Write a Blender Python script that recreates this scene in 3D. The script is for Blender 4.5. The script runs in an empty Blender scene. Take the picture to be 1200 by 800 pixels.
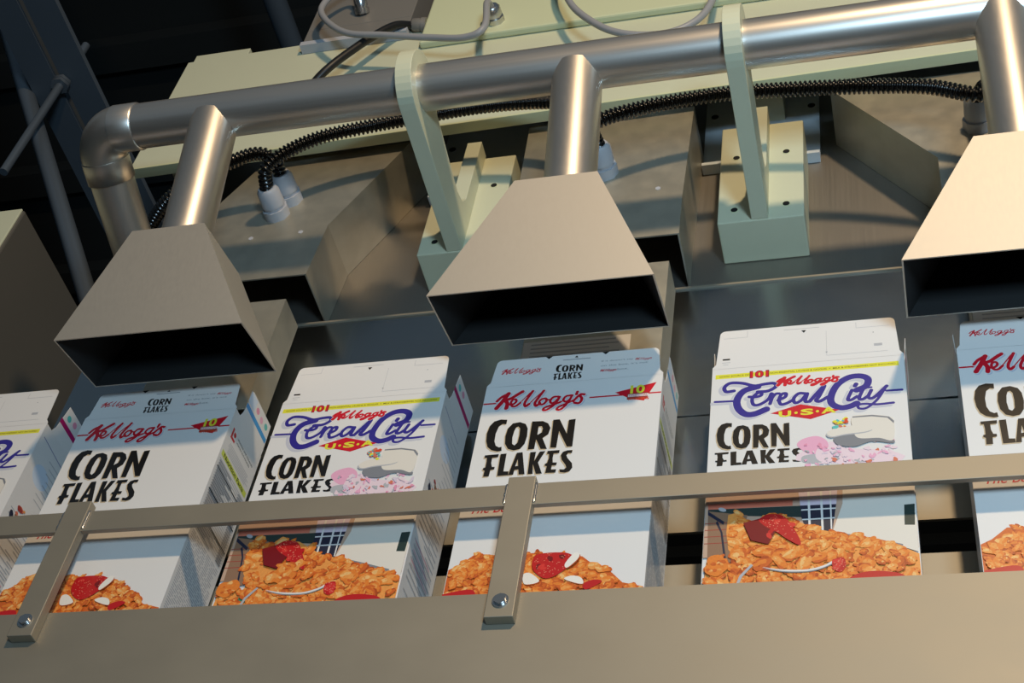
import bpy, bmesh, math, random
from mathutils import Vector, Matrix
from mathutils.geometry import tessellate_polygon
random.seed(7)
scene = bpy.context.scene
col = scene.collection

# ------------------------------------------------------------ camera, light, exposure
cam_d = bpy.data.cameras.new('camera'); cam = bpy.data.objects.new('camera', cam_d); col.objects.link(cam)
cam_d.sensor_fit = 'HORIZONTAL'; cam_d.sensor_width = 36.0
cam_d.lens = 36.0*1755.69/1200.0
cam_d.clip_start = 0.02
r_ = Vector((0.96318933, 0.23257375, 0.13481755)); d_ = Vector((-0.08471737, 0.73856283, -0.66884072)); f_ = Vector((-0.25512603, 0.63279886, 0.73107887))
M = Matrix(((r_.x, -d_.x, -f_.x, 0.6151973), (r_.y, -d_.y, -f_.y, -1.0396873), (r_.z, -d_.z, -f_.z, -1.1294703), (0, 0, 0, 1)))
cam.matrix_world = M
scene.camera = cam

W = bpy.data.worlds.new('room_air'); scene.world = W; W.use_nodes = True
W.node_tree.nodes['Background'].inputs[0].default_value = (0.46, 0.66, 0.85, 1)
W.node_tree.nodes['Background'].inputs[1].default_value = 0.13

def area(name, loc, target, size, power, color, shape='DISK', spread=180):
    l = bpy.data.lights.new(name, 'AREA'); l.shape = shape; l.size = size; l.energy = power; l.color = color
    l.spread = math.radians(spread)
    o = bpy.data.objects.new(name, l); col.objects.link(o); o.location = loc
    o.rotation_euler = (Vector(target)-Vector(loc)).to_track_quat('-Z', 'Y').to_euler()
    return o
KEY = (1.03, -2.20, 0.86)
area('halogen_lamp', KEY, (0.10, 0, 0.0), 0.16, 22.0, (1.0, 0.74, 0.46), spread=140)
area('window_daylight', (1.20, -2.10, -1.05), (0.75, 0, 0.1), 0.40, 15.5, (0.50, 0.75, 0.96), 'SQUARE', spread=110)

vs = scene.view_settings
vs.view_transform = 'Standard'; vs.look = 'None'; vs.gamma = 1.0; vs.use_curve_mapping = False
vs.exposure = 0.0

# ------------------------------------------------------------ materials
def lin(c):
    return tuple((v/255/12.92 if v/255 <= 0.04045 else ((v/255+0.055)/1.055)**2.4) for v in c)
MATS = {}
def mat(name, rgb, rough=0.5, metal=0.0, spec=0.5, coat=0.0, noise=0.0, scale=(30, 30, 30), bump=0.0, rnoise=0.0, aniso=0.0):
    if name in MATS: return MATS[name]
    m = bpy.data.materials.new(name); m.use_nodes = True; nt = m.node_tree; b = nt.nodes['Principled BSDF']
    c = lin(rgb) + (1,)
    b.inputs['Base Color'].default_value = c; b.inputs['Roughness'].default_value = rough
    b.inputs['Metallic'].default_value = metal; b.inputs['Specular IOR Level'].default_value = spec
    b.inputs['Coat Weight'].default_value = coat; b.inputs['Coat Roughness'].default_value = 0.20
    if aniso: b.inputs['Anisotropic'].default_value = aniso
    if noise or bump or rnoise:
        tc = nt.nodes.new('ShaderNodeTexCoord'); mp = nt.nodes.new('ShaderNodeMapping'); n = nt.nodes.new('ShaderNodeTexNoise')
        mp.inputs['Scale'].default_value = scale; n.inputs['Scale'].default_value = 1.0; n.inputs['Detail'].default_value = 4
        nt.links.new(tc.outputs['Object'], mp.inputs[0]); nt.links.new(mp.outputs[0], n.inputs['Vector'])
        if noise:
            mx = nt.nodes.new('ShaderNodeMix'); mx.data_type = 'RGBA'
            mx.inputs[6].default_value = tuple(v*(1-noise) for v in c[:3])+(1,)
            mx.inputs[7].default_value = tuple(min(1, v*(1+noise)) for v in c[:3])+(1,)
            nt.links.new(n.outputs['Fac'], mx.inputs[0]); nt.links.new(mx.outputs[2], b.inputs['Base Color'])
        if rnoise:
            mr = nt.nodes.new('ShaderNodeMapRange'); mr.inputs[3].default_value = rough-rnoise; mr.inputs[4].default_value = rough+rnoise
            nt.links.new(n.outputs['Fac'], mr.inputs[0]); nt.links.new(mr.outputs[0], b.inputs['Roughness'])
        if bump:
            bp_ = nt.nodes.new('ShaderNodeBump'); bp_.inputs['Strength'].default_value = bump; bp_.inputs['Distance'].default_value = 0.001
            nt.links.new(n.outputs['Fac'], bp_.inputs['Height']); nt.links.new(bp_.outputs[0], b.inputs['Normal'])
    MATS[name] = m
    return m

STEEL = mat('brushed_steel', (158, 152, 144), 0.46, 0.92, noise=0.06, scale=(600, 8, 8), rnoise=0.05)
HOODST = mat('satin_steel', (204, 196, 183), 0.63, 0.94, noise=0.03, scale=(500, 500, 6), rnoise=0.03)
PIPEST = mat('pipe_steel', (218, 212, 204), 0.35, 0.92, noise=0.03, scale=(8, 300, 300), rnoise=0.03)
DROPST = mat('satin_pipe_steel', (206, 198, 188), 0.40, 0.92, noise=0.03, scale=(300, 300, 8), rnoise=0.03)
GALV = mat('galvanised_steel', (186, 180, 164), 0.44, 0.72, noise=0.16, scale=(45, 45, 45), rnoise=0.08)
PANELST = mat('panel_steel', (172, 179, 183), 0.23, 1.0, noise=0.06, scale=(12, 60, 12), rnoise=0.03)
SKIRT = mat('skirt_steel', (166, 158, 142), 0.60, 0.75, noise=0.06, scale=(14, 14, 22), rnoise=0.04)
BOLT = mat('zinc_bolt', (200, 200, 200), 0.25, 0.95)
CREAM = mat('cream_enamel', (203, 204, 176), 0.45, 0.0, noise=0.02, scale=(40, 40, 40))
CREAMG = mat('pale_green_enamel', (206, 210, 172), 0.45, 0.0)
GREYP = mat('grey_enamel', (120, 116, 110), 0.5, 0.0)
HOSE = mat('black_hose', (7, 7, 8), 0.22, 0.0, spec=0.6)
RUBBER = mat('black_cable', (18, 18, 20), 0.45)
CABLE = mat('grey_cable', (150, 150, 152), 0.45)
GLAND = mat('grey_nylon', (178, 180, 186), 0.45)
HOLE = mat('dark_hole', (12, 12, 12), 0.8)
BLUEW = mat('pale_blue_plate', (206, 216, 224), 0.45)
DARKST = mat('dark_painted_steel', (88, 98, 108), 0.55, 0.1, noise=0.1, scale=(9, 9, 9))
CONDUIT = mat('conduit_steel', (112, 122, 132), 0.4, 0.5)
CABIN = mat('cabinet_steel', (104, 100, 92), 0.55, 0.35, noise=0.06, scale=(7, 7, 7))
ROOM = mat('dark_wall_paint', (26, 27, 28), 0.9)
CEIL = mat('dark_ceiling_paint', (40, 44, 44), 0.9, noise=0.2, scale=(0.3, 9, 1))
FLOORM = mat('concrete_floor', (90, 90, 88), 0.8, noise=0.1, scale=(3, 3, 3))
BELT = mat('black_belt', (24, 24, 26), 0.7)
INNER = mat('shaded_inner_steel', (14, 14, 14), 0.8, 0.0)  # hood inside: shade of the cavity put into a near-black colour
# print inks on coated card
WHITE = mat('white_card', (226, 223, 220), 0.42, coat=0.30, bump=0.05, scale=(700, 700, 700))
CARDIN = mat('bare_card', (196, 186, 170), 0.8)
def ink(n, c): return mat('ink_'+n, c, 0.42, coat=0.30, bump=0.05, scale=(700, 700, 700))
def food_ink(n, c): return mat('ink_'+n, c, 0.42, coat=0.30, noise=0.22, scale=(420, 420, 420))
BLACK = ink('black', (18, 16, 16)); TAN = ink('tan', (196, 176, 146)); RED = ink('red', (206, 18, 40)); BLUE = ink('violet_blue', (50, 42, 138))
YEL = ink('yellow', (226, 220, 60)); SHADE = ink('soft_grey', (196, 196, 206)); PALEB = ink('pale_blue', (206, 220, 236)); GREY = ink('grey', (128, 130, 136))
MAG = ink('magenta', (178, 24, 100)); CYAN = ink('cyan', (40, 150, 214)); LIME = ink('lime', (206, 216, 90)); TEAL = ink('teal', (90, 190, 186)); PINK = ink('pink', (232, 170, 196))
ORA = [food_ink('flake_a', (228, 128, 48)), food_ink('flake_b', (236, 154, 76)), food_ink('flake_c', (206, 98, 36)), food_ink('flake_d', (246, 186, 116)), food_ink('flake_e', (176, 74, 26)), food_ink('flake_f', (116, 50, 22))]
BERRY2 = ink('berry_light', (214, 52, 46)); STRAW = ink('strawberry', (190, 26, 30)); STRAWD = ink('strawberry_dark', (122, 14, 24)); SEED = ink('seed', (236, 150, 120)); ALM = ink('almond', (238, 232, 222))
BROWN = ink('brown', (146, 112, 88)); TANW = ink('timber', (196, 164, 142)); SALM = ink('salmon', (214, 118, 92)); DGR = ink('dark_green', (38, 58, 56)); NAVY = ink('navy', (34, 40, 62))
LAV = ink('lavender', (216, 200, 214)); DRUM = ink('ivory', (226, 218, 206)); LGREY = ink('light_grey', (178, 178, 182)); GRN = ink('green', (70, 140, 96)); DGOLD = ink('olive', (110, 90, 30))
PINK2 = ink('rose', (226, 150, 176)); PALEP = ink('pale_pink', (232, 208, 216)); ORED = ink('orange_red', (222, 70, 40)); BRICK = ink('brick', (160, 60, 50))

# ------------------------------------------------------------ mesh helpers
class MB:
    def __init__(self): self.v = []; self.f = []; self.m = []; self.mats = []; self.smooth = []
    def mi(self, m):
        if m not in self.mats: self.mats.append(m)
        return self.mats.index(m)
    def add(self, vs, fs, m, smooth=False):
        o = len(self.v); self.v += [tuple(p) for p in vs]; k = self.mi(m)
        for f in fs: self.f.append(tuple(i+o for i in f)); self.m.append(k); self.smooth.append(smooth)
    def box(self, x0, x1, y0, y1, z0, z1, m):
        self.add([(x0,y0,z0),(x1,y0,z0),(x1,y1,z0),(x0,y1,z0),(x0,y0,z1),(x1,y0,z1),(x1,y1,z1),(x0,y1,z1)],
                 [(0,3,2,1),(4,5,6,7),(0,1,5,4),(1,2,6,5),(2,3,7,6),(3,0,4,7)], m)
    def prism(self, pts, fn, a, b, m):
        n = len(pts)
        vs_ = [fn(p, a) for p in pts]+[fn(p, b) for p in pts]
        tri = tessellate_polygon([[Vector((p[0], p[1], 0)) for p in pts]])
        fs = [tuple(t) for t in tri]+[tuple(n+i for i in reversed(t)) for t in tri]
        fs += [(i, (i+1) % n, n+(i+1) % n, n+i) for i in range(n)]
        self.add(vs_, fs, m)
    def tube(self, pts, r, m, n=16, caps=True, closed=False):
        P = [Vector(p) for p in pts]; rr = r if isinstance(r, (list, tuple)) else [r]*len(P)
        T = []
        for i in range(len(P)):
            a = P[max(0, i-1)]; b = P[min(len(P)-1, i+1)]; T.append((b-a).normalized() if (b-a).length > 1e-9 else Vector((0,0,1)))
        up = Vector((0, 0, 1)) if abs(T[0].z) < 0.9 else Vector((1, 0, 0))
        N = (up - T[0]*up.dot(T[0])).normalized(); vs_ = []
        for i in range(len(P)):
            N = (N - T[i]*N.dot(T[i])).normalized(); B = T[i].cross(N)
            for k in range(n):
                a = 2*math.pi*k/n; vs_.append(P[i]+(N*math.cos(a)+B*math.sin(a))*rr[i])
        fs = []
        for i in range(len(P)-1):
            for k in range(n): fs.append((i*n+k, i*n+(k+1) % n, (i+1)*n+(k+1) % n, (i+1)*n+k))
        self.add(vs_, fs, m, True)
        if caps:
            self.add(vs_[:n], [tuple(range(n))[::-1]], m); self.add(vs_[-n:], [tuple(range(n))], m)
    def build(self, name, parent=None, bevel=0.0, loc=None):
        me = bpy.data.meshes.new(name); me.from_pydata(self.v, [], self.f)
        for m in self.mats: me.materials.append(m)
        me.polygons.foreach_set('material_index', self.m); me.polygons.foreach_set('use_smooth', self.smooth)
        bm = bmesh.new(); bm.from_mesh(me); bmesh.ops.recalc_face_normals(bm, faces=bm.faces); bm.to_mesh(me); bm.free()
        me.update()
        o = bpy.data.objects.new(name, me); col.objects.link(o)
        if parent is not None:
            o.parent = parent; o.location = -parent.location
        if bevel:
            b = o.modifiers.new('edge', 'BEVEL'); b.width = bevel; b.segments = 2; b.limit_method = 'ANGLE'; b.angle_limit = math.radians(40)
        return o
# every part is written in world coordinates; its mesh is carried by the thing's base point
def thing(name, label, cat, loc=(0, 0, 0), group=None):
    o = bpy.data.objects.new(name, None); col.objects.link(o); o.location = loc; o.empty_display_size = 0.05
    o['label'] = label; o['category'] = cat
    if group: o['group'] = group
    return o
def tag(o, label, cat, group=None):
    o['label'] = label; o['category'] = cat
    if group: o['group'] = group
    return o
def struct(o): o['kind'] = 'structure'; return o
def spline(pts, k=10):
    P = [Vector(p) for p in pts]; P = [P[0]*2-P[1]]+P+[P[-1]*2-P[-2]]; out = []
    for i in range(1, len(P)-2):
        for j in range(k):
            t = j/k; a, b, c, d = P[i-1], P[i], P[i+1], P[i+2]
            out.append(0.5*((2*b)+(c-a)*t+(2*a-5*b+4*c-d)*t*t+(3*b-a-3*c+d)*t**3))
    out.append(P[-2]); return out
YZ = lambda X0: (lambda p, a: (a, p[0], p[1]))
fXZ = lambda p, a: (p[0], a, p[1])
fYZ = lambda p, a: (a, p[0], p[1])
fXY = lambda p, a: (p[0], p[1], a)
def hexbolt(mb, c, axis, r, h, m=BOLT, n=6):
    c = Vector(c); a = Vector(axis).normalized()
    mb.tube([c, c+a*h], r, m, n); mb.tube([c-a*0.0005, c+a*0.0012], r*1.35, m, 18)

# ------------------------------------------------------------ the room
mb = MB(); mb.box(-6, 6, -5, 5, -2.75, -2.65, FLOORM); struct(mb.build('floor'))
mb = MB()
mb.box(-6, 6, -0.4, 5, 3.0, 3.1, CEIL)
for i in range(12):
    y = -0.3+i*0.45; mb.box(-6, 6, y, y+0.10, 2.94, 3.0, CEIL)
struct(mb.build('ceiling'))
mb = MB(); mb.box(-6, 6, 5, 5.1, -2.75, 3.1, ROOM); struct(mb.build('wall_back'))
mb = MB(); mb.box(-6.1, -6, -5, 5.1, -2.75, 3.1, ROOM); struct(mb.build('wall_left'))

# ------------------------------------------------------------ conveyor
cv = thing('packing_conveyor', 'steel conveyor edge with a flat guide rail running in front of the cereal boxes', 'conveyor', (0.2, 0.03, -2.65))
mb = MB(); mb.box(-1.6, 1.9, -0.022, -0.018, -0.85, -0.297, SKIRT); mb.box(-1.6, 1.9, -0.018, 0.0, -0.299, -0.297, SKIRT); mb.build('side_panel', cv)
mb = MB(); mb.box(-1.6, 1.9, -0.010, 0.10, -0.314, -0.306, BELT); mb.build('conveyor_belt', cv)
mb = MB(); mb.box(-1.6, 1.9, -0.018, 0.115, -0.85, -0.318, GREYP); mb.build('frame', cv)
mb = MB(); mb.box(-1.6, 1.9, -0.030, -0.0245, -0.1985, -0.1715, SKIRT); mb.build('guide_rail', cv, 0.0006)
mb = MB(); mb.box(-1.6, 1.9, 0.092, 0.098, -0.2045, -0.1775, SKIRT)
for x in (-1.2, -0.2, 0.54, 1.4): mb.box(x-0.012, x+0.012, 0.098, 0.104, -0.33, -0.1775, SKIRT)
mb.build('back_guide_rail', cv, 0.0006)
for px, pz in ((-0.2305, -0.1600), (0.2475, -0.1645), (0.735, -0.1645)):
    mb = MB(); mb.box(px-0.0135, px+0.0135, -0.0330, -0.0222, -0.332, pz, SKIRT); p = mb.build('rail_post', cv, 0.0008)
    mb = MB(); hexbolt(mb, (px, -0.0330, -0.3145), (0, -1, 0), 0.0058, 0.004); mb.build('bolt', p).location = (0, 0, 0)
    for s in (-1, 1):
        mb = MB(); mb.tube([(px+s*0.0145, -0.0300, -0.172+0.004*k*0+k*-0.004) for k in range(7)], [0.0016+0.0007*(k % 2) for k in range(7)], BOLT, 8)
        mb.build('weld_bead', p).location = (0, 0, 0)
for x in (-1.3, 0.2, 1.6):
    mb = MB(); mb.box(x-0.03, x+0.03, 0.02, 0.08, -2.65, -0.85, GREYP); mb.build('leg', cv)

# ------------------------------------------------------------ machine panels behind the boxes
mp = thing('machine_panel', 'tall steel machine wall behind the filling chutes and boxes', 'panel', (0.45, 0.15, -2.65))
mb = MB(); mb.box(-0.43, 1.6, 0.111, 0.116, -0.09, 0.78, STEEL); mb.build('wall_plate', mp)
mb = MB(); mb.box(-0.43, 1.6, 0.0985, 0.1005, 0.037, 0.252, PANELST); mb.box(-0.43, 1.6, 0.096, 0.1105, 0.2515, 0.2545, SKIRT); mb.build('backing_sheet', mp)
mb = MB(); mb.box(-0.43, 1.6, 0.1000, 0.1025, -0.068, 0.0365, PANELST); mb.build('lower_panel', mp)
mb = MB(); mb.box(-0.43, 1.6, 0.0990, 0.1025, -0.130, -0.0685, SKIRT); mb.build('panel_edge', mp)
for x in (-0.38, 1.5):
    mb = MB(); mb.box(x-0.04, x+0.04, 0.116, 0.2, -2.65, 0.76, GREYP); mb.build('upright', mp)

# ------------------------------------------------------------ beam, boxes and cables at the top
bm_ = thing('support_beam', 'long cream painted box beam behind the steel pipe', 'beam', (0.4, 0.055, 0.52))
mb = MB(); mb.prism([(-0.43, 0.512), (1.6, 0.562), (1.6, 0.84), (-0.43, 0.80)], fXZ, 0.0, 0.012, CREAM); mb.build('beam_body', bm_, 0.001)
mb = MB(); mb.prism([(-0.43, 0.5085), (1.6, 0.5585), (1.6, 0.5625), (-0.43, 0.5125)], fXZ, -0.004, 0.012, CREAMG); mb.build('bottom_lip', bm_)
mb = MB(); mb.box(-0.422, -0.33, 0.001, 0.012, 0.802, 0.820, CREAM); mb.build('end_cap', bm_, 0.001)
mb = MB()
for x in (-0.40, 0.46, 1.45): mb.box(x-0.02, x+0.02, 0.012, 0.1105, 0.60, 0.78, CREAM)
mb.build('standoff', bm_)

def gland(mb, c, ax, r, L, m):
    c = Vector(c); a = Vector(ax).normalized()
    mb.tube([c, c+a*L*0.32], r*1.18, m, 8); mb.tube([c+a*L*0.32, c+a*L*0.42], r*0.95, m, 20)
    mb.tube([c+a*L*0.42, c+a*L*0.9, c+a*L], [r*1.05, r*1.0, r*0.8], m, 10)
jb = thing('control_box', 'pale green cream enamel control box with a chrome cable fitting above the pipe', 'box', (0.35, 0.0, 0.738))
mb = MB(); mb.box(-0.036, 0.9, -0.012, -0.0005, 0.738, 1.02, CREAMG); mb.build('box_body', jb, 0.003)
mb = MB(); gland(mb, (0.076, -0.012, 0.768), (0, -1, 0), 0.0125, 0.026, BOLT); mb.build('cable_fitting', jb)
mb = MB(); gland(mb, (-0.036, -0.0065, 0.797), (-1, -0.15, 0), 0.0105, 0.022, GREYP); mb.build('side_fitting', jb)
gb = thing('motor_box', 'dark grey enamel box with a zinc cable fitting at the top left of the beam', 'box', (-0.14, 0.0, 0.775))
mb = MB(); mb.box(-0.230, -0.062, -0.012, 0.06, 0.822, 1.02, GREYP); mb.box(-0.230, -0.062, -0.012, -0.0005, 0.785, 0.822, GREYP); mb.build('box_body', gb, 0.001)
mb = MB(); mb.box(-0.231, -0.061, -0.0155, -0.0005, 0.774, 0.7845, GLAND); mb.build('bottom_flange', gb)
mb = MB(); gland(mb, (-0.148, -0.012, 0.853), (0, -0.9, 0.35), 0.010, 0.026, BOLT); mb.build('cable_fitting', gb)

def cable(name, pts, r, m, label, k=12):
    mb = MB(); mb.tube(spline(pts, k), r, m, 10); return tag(mb.build(name), label, 'cable')
cable('grey_cable', [(0.076, -0.037, 0.768), (0.078, -0.055, 0.745), (0.086, -0.058, 0.672), (0.058, -0.052, 0.662), (-0.002, -0.048, 0.684), (-0.07, -0.05, 0.705), (-0.127, -0.05, 0.724), (-0.164, -0.05, 0.758), (-0.191, -0.05, 0.803), (-0.191, -0.05, 0.838), (-0.177, -0.05, 0.865), (-0.158, -0.048, 0.880), (-0.148, -0.035, 0.864)], 0.0050, CABLE, 'grey cable looping between the chrome fitting and the dark grey box')
cable('black_cable', [(-0.057, -0.0096, 0.797), (-0.075, -0.025, 0.775), (-0.098, -0.034, 0.736), (-0.123, -0.038, 0.694), (-0.147, -0.038, 0.656), (-0.167, -0.03, 0.634), (-0.196, -0.012, 0.60)], 0.0062, RUBBER, 'black cable running down from the box fitting behind the pipe')
cable('hanging_cable', [(0.165, -0.040, 0.87), (0.177, -0.05, 0.795), (0.193, -0.05, 0.742), (0.216, -0.05, 0.691), (0.26, -0.05, 0.634), (0.303, -0.05, 0.607), (0.348, -0.05, 0.601), (0.381, -0.05, 0.621), (0.399, -0.05, 0.66), (0.407, -0.05, 0.727), (0.41, -0.040, 0.86)], 0.0050, CABLE, 'grey cable hanging in a loop in front of the control box, top centre')

# ------------------------------------------------------------ exhaust pipe
PY, PZ, PR = -0.162, 0.356, 0.0282
ep = thing('exhaust_pipe', 'long brushed steel pipe running across above the hoods with an elbow at the left', 'pipe', (0.3, PY, PZ))
mb = MB(); mb.tube([(-0.288, PY, PZ), (1.5, PY, PZ)], PR, PIPEST, 48); mb.build('main_pipe', ep)
mb = MB(); mb.tube([(-0.318, PY, PZ), (-0.288, PY, PZ), (-0.2865, PY, PZ)], [PR+0.0018, PR+0.0018, PR+0.0002], PIPEST, 48); mb.build('pipe_collar', ep)
dt = Vector((0, math.cos(math.radians(15)), -math.sin(math.radians(15))))
cx = -0.347; Rb = 0.036
arc = []
c0 = Vector((-0.312, PY, PZ))
for i in range(15):
    a = math.pi/2*i/14; arc.append(c0+Vector((-1, 0, 0))*Rb*math.sin(a)+dt*Rb*(1-math.cos(a)))
mb = MB(); mb.tube(arc, PR+0.0012, DROPST, 48); mb.build('elbow', ep)
e0 = arc[-1]
mb = MB(); mb.tube([e0, e0+dt*0.028, e0+dt*0.0285], [PR+0.0022, PR+0.0022, PR], DROPST, 48); mb.build('tail_collar', ep)
mb = MB(); mb.tube([e0+dt*0.02, e0+dt*0.30], PR, DROPST, 48); mb.build('tail_pipe', ep)

# ------------------------------------------------------------ extraction hoods
T14 = math.radians(14); HU = Vector((0, -math.sin(T14), math.cos(T14))); HB = Vector((0, math.cos(T14), math.sin(T14)))
H0 = Vector((0, -0.125, 0.011))
def hp(x, b, u): v = H0+HB*b+HU*u; return (x, v.y, v.z)
def make_hood(xl, xr, tl, tr, u0, u1, dx, dep, label):
    xc = (xl+xr)/2
    t = thing('extraction_hood', label, 'hood', hp(xc, 0.047, u1), 'extraction hoods along the pipe')
    mb = MB(); th = 0.0016
    def ring(u, k, b0, b1, e):
        L = xl+(tl-xl)*k; R_ = xr+(tr-xr)*k
        return [hp(L+e, b0+e, u), hp(R_-e, b0+e, u), hp(R_-e, b1-e, u), hp(L+e, b1-e, u)]
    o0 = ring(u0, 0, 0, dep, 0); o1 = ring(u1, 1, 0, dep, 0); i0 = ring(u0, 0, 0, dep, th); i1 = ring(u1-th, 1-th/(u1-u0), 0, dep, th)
    mb.add(o0+o1, [(0,1,5,4),(1,2,6,5),(2,3,7,6),(3,0,4,7),(4,5,6,7)], HOODST)
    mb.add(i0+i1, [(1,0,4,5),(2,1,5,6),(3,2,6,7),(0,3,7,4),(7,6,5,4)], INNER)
    mb.add(o0+i0, [(0,4,5,1),(1,5,6,2),(2,6,7,3),(3,7,4,0)], HOODST)
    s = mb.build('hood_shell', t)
    mb = MB(); mb.tube([hp(dx, 0.0475, u1-0.0005), hp(dx, 0.0475, 0.3445-0.010)], 0.0292, DROPST, 48); mb.build('drop_pipe', t)
    mb = MB(); mb.tube([hp(dx, 0.0475, u1), hp(dx, 0.0475, u1+0.002), hp(dx, 0.0475, u1+0.004)], [0.0312, 0.0306, 0.0293], BOLT, 40); mb.build('weld_ring', t)
    return t
make_hood(-0.284, -0.060, -0.223, -0.133, -0.012, 0.1315, -0.183, 0.096, 'dim grey steel extraction hood at the left, beside the pipe elbow')
make_hood(0.1435, 0.3795, 0.2265, 0.3165, -0.001, 0.1405, 0.2745, 0.092, 'satin steel extraction hood in the centre between the two cream brackets')
make_hood(0.6150, 0.8510, 0.6930, 0.7830, -0.013, 0.1290, 0.7400, 0.096, 'brightly lit steel extraction hood cut off at the right edge')

# ------------------------------------------------------------ pipe brackets
BY, WY, AZ = 0.048, 0.111, 0.308
def make_bracket(x0, xa, label):
    x1 = x0+0.103
    t = thing('pipe_bracket', label, 'bracket', (x0+0.05, WY, AZ), 'cream brackets carrying the pipe')
    mb = MB(); mb.box(x0, x1, BY, WY-0.0005, AZ, AZ+0.200, CREAM); bb = mb.build('base_block', t, 0.0015)
    for hx, hz in ((0.020, 0.018), (0.020, 0.126), (0.082, 0.020), (0.082, 0.128)):
        mb = MB(); mb.tube([(x0+hx, BY-0.0006, AZ+hz+0.006), (x0+hx, BY+0.001, AZ+hz+0.006)], 0.0042, HOLE, 14)
        mb.tube([(x0+hx, BY-0.0004, AZ+hz+0.006), (x0+hx, BY+0.001, AZ+hz+0.006)], 0.0052, CREAMG, 14)
        mb.build('bolt_hole', bb).location = (0, 0, 0)
    pr = [(BY, AZ+0.001), (PY, PZ-0.046)]
    for i in range(1, 21):
        a = -math.pi/2 - math.pi*1.15*i/20; pr.append((PY+0.046*math.cos(a), PZ+0.046*math.sin(a)))
    pr += [(PY+0.05, PZ+0.018), (BY-0.055, PZ+0.004), (BY-0.034, PZ+0.010), (BY-0.026, PZ+0.026), (BY-0.024, AZ+0.205), (BY, AZ+0.205)]
    mb = MB(); mb.prism(pr, fYZ, xa, xa+0.0200, CREAM); mb.build('arm', t, 0.0012)
    mb = MB(); mb.box(x0-0.034, x1+0.016, WY-0.006, WY-0.0004, 0.505, 0.690, BLUEW); mb.box(x0-0.034, x1+0.016, WY-0.016, WY-0.0004, 0.500, 0.506, BLUEW)
    bp2 = mb.build('back_plate', t)
    for hx in (x0-0.022, x1+0.006):
        mb = MB(); mb.tube([(hx, WY-0.0066, 0.626), (hx, WY-0.004, 0.626)], 0.0050, HOLE, 16); mb.build('bolt_hole', bp2).location = (0, 0, 0)
make_bracket(0.026, 0.0665, 'cream pipe bracket left of the centre hood, its base partly hidden by that hood')
make_bracket(0.406, 0.4470, 'cream pipe bracket standing free between the centre hood and the bright right hood')

# ------------------------------------------------------------ filling chutes
CY = 0.027
def make_chute(poly, xs0, xs1, glands, label, screws, paper=False):
    x = (xs0+xs1)/2
    t = thing('filling_chute', label, 'chute', (x, WY, 0.3), 'filling chutes above the boxes')
    mb = MB(); n = len(poly)
    # open-bottomed housing: front, sides, top
    fr = [(p[0], CY, p[1]) for p in poly]; bk = [(p[0], WY-0.0005, p[1]) for p in poly]
    tri = tessellate_polygon([[Vector((p[0], p[1], 0)) for p in poly]])
    mb.add(fr, [tuple(a) for a in tri], GALV)
    mb.add(fr+bk, [(i, (i+1) % n, n+(i+1) % n, n+i) for i in range(n) if i != n-1], GALV)   # last edge is the open bottom
    h = mb.build('housing', t, 0.0014)
    sm = h.modifiers.new('sheet', 'SOLIDIFY'); sm.thickness = 0.002; sm.offset = -1
    for s in screws:
        mb = MB(); hexbolt(mb, (s[0], CY, s[1]), (0, -1, 0), 0.0036, 0.0025, GLAND); mb.build('screw', t)
    mb = MB()
    y0, y1, z0, z1, th = 0.030, 0.076, 0.030, 0.224, 0.0012
    mb.box(xs0, xs1, y0, y0+th, z0, z1, GALV); mb.box(xs0, xs1, y1-th, y1, z0, z1, GALV)
    mb.box(xs0, xs0+th, y0+th, y1-th, z0, z1, GALV); mb.box(xs1-th, xs1, y0+th, y1-th, z0, z1, GALV)
    sp = mb.build('spout', t)
    if paper:
        mb = MB(); mb.box(xs0+0.001, xs1-0.035, y0-0.0006, y0-0.0001, 0.060, 0.101, WHITE)
        for k in range(5):
            L = xs1-0.045-0.02*random.random(); mb.box(xs0+0.010, L, y0-0.0008, y0-0.0006, 0.095-k*0.0065, 0.0968-k*0.0065, LGREY)
        mb.build('paper_label', sp).location = (0, 0, 0)
    for gx, gz in glands:
        mb = MB(); gland(mb, (gx, CY, gz), (-0.02, -1, 0.05), 0.0150, 0.046, GLAND)
        mb.build('cable_gland', t)
make_chute([(-0.105, 0.264), (-0.099, 0.363), (-0.018, 0.535), (-0.230, 0.535), (-0.315, 0.363), (-0.315, 0.264)], -0.2680, -0.1230, [(-0.179, 0.398), (-0.168, 0.428)], 'leaning galvanised steel chute with two grey cable glands behind the left hood', [(-0.205, 0.352), (-0.135, 0.354), (-0.1, 0.3)][:2])
make_chute([(0.366, 0.268), (0.366, 0.338), (0.372, 0.535), (0.150, 0.535), (0.154, 0.338), (0.154, 0.268)], 0.1980, 0.3560, [(0.265, 0.406), (0.230, 0.412)], 'upright galvanised steel chute behind the centre hood', [(0.335, 0.362), (0.20, 0.36)], True)
make_chute([(0.880, 0.268), (0.880, 0.361), (0.757, 0.535), (0.545, 0.535), (0.666, 0.361), (0.666, 0.268)], 0.6800, 0.8300, [(0.716, 0.414), (0.755, 0.42)], 'leaning galvanised steel chute behind the bright right hood', [(0.69, 0.35), (0.85, 0.35)], True)

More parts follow.
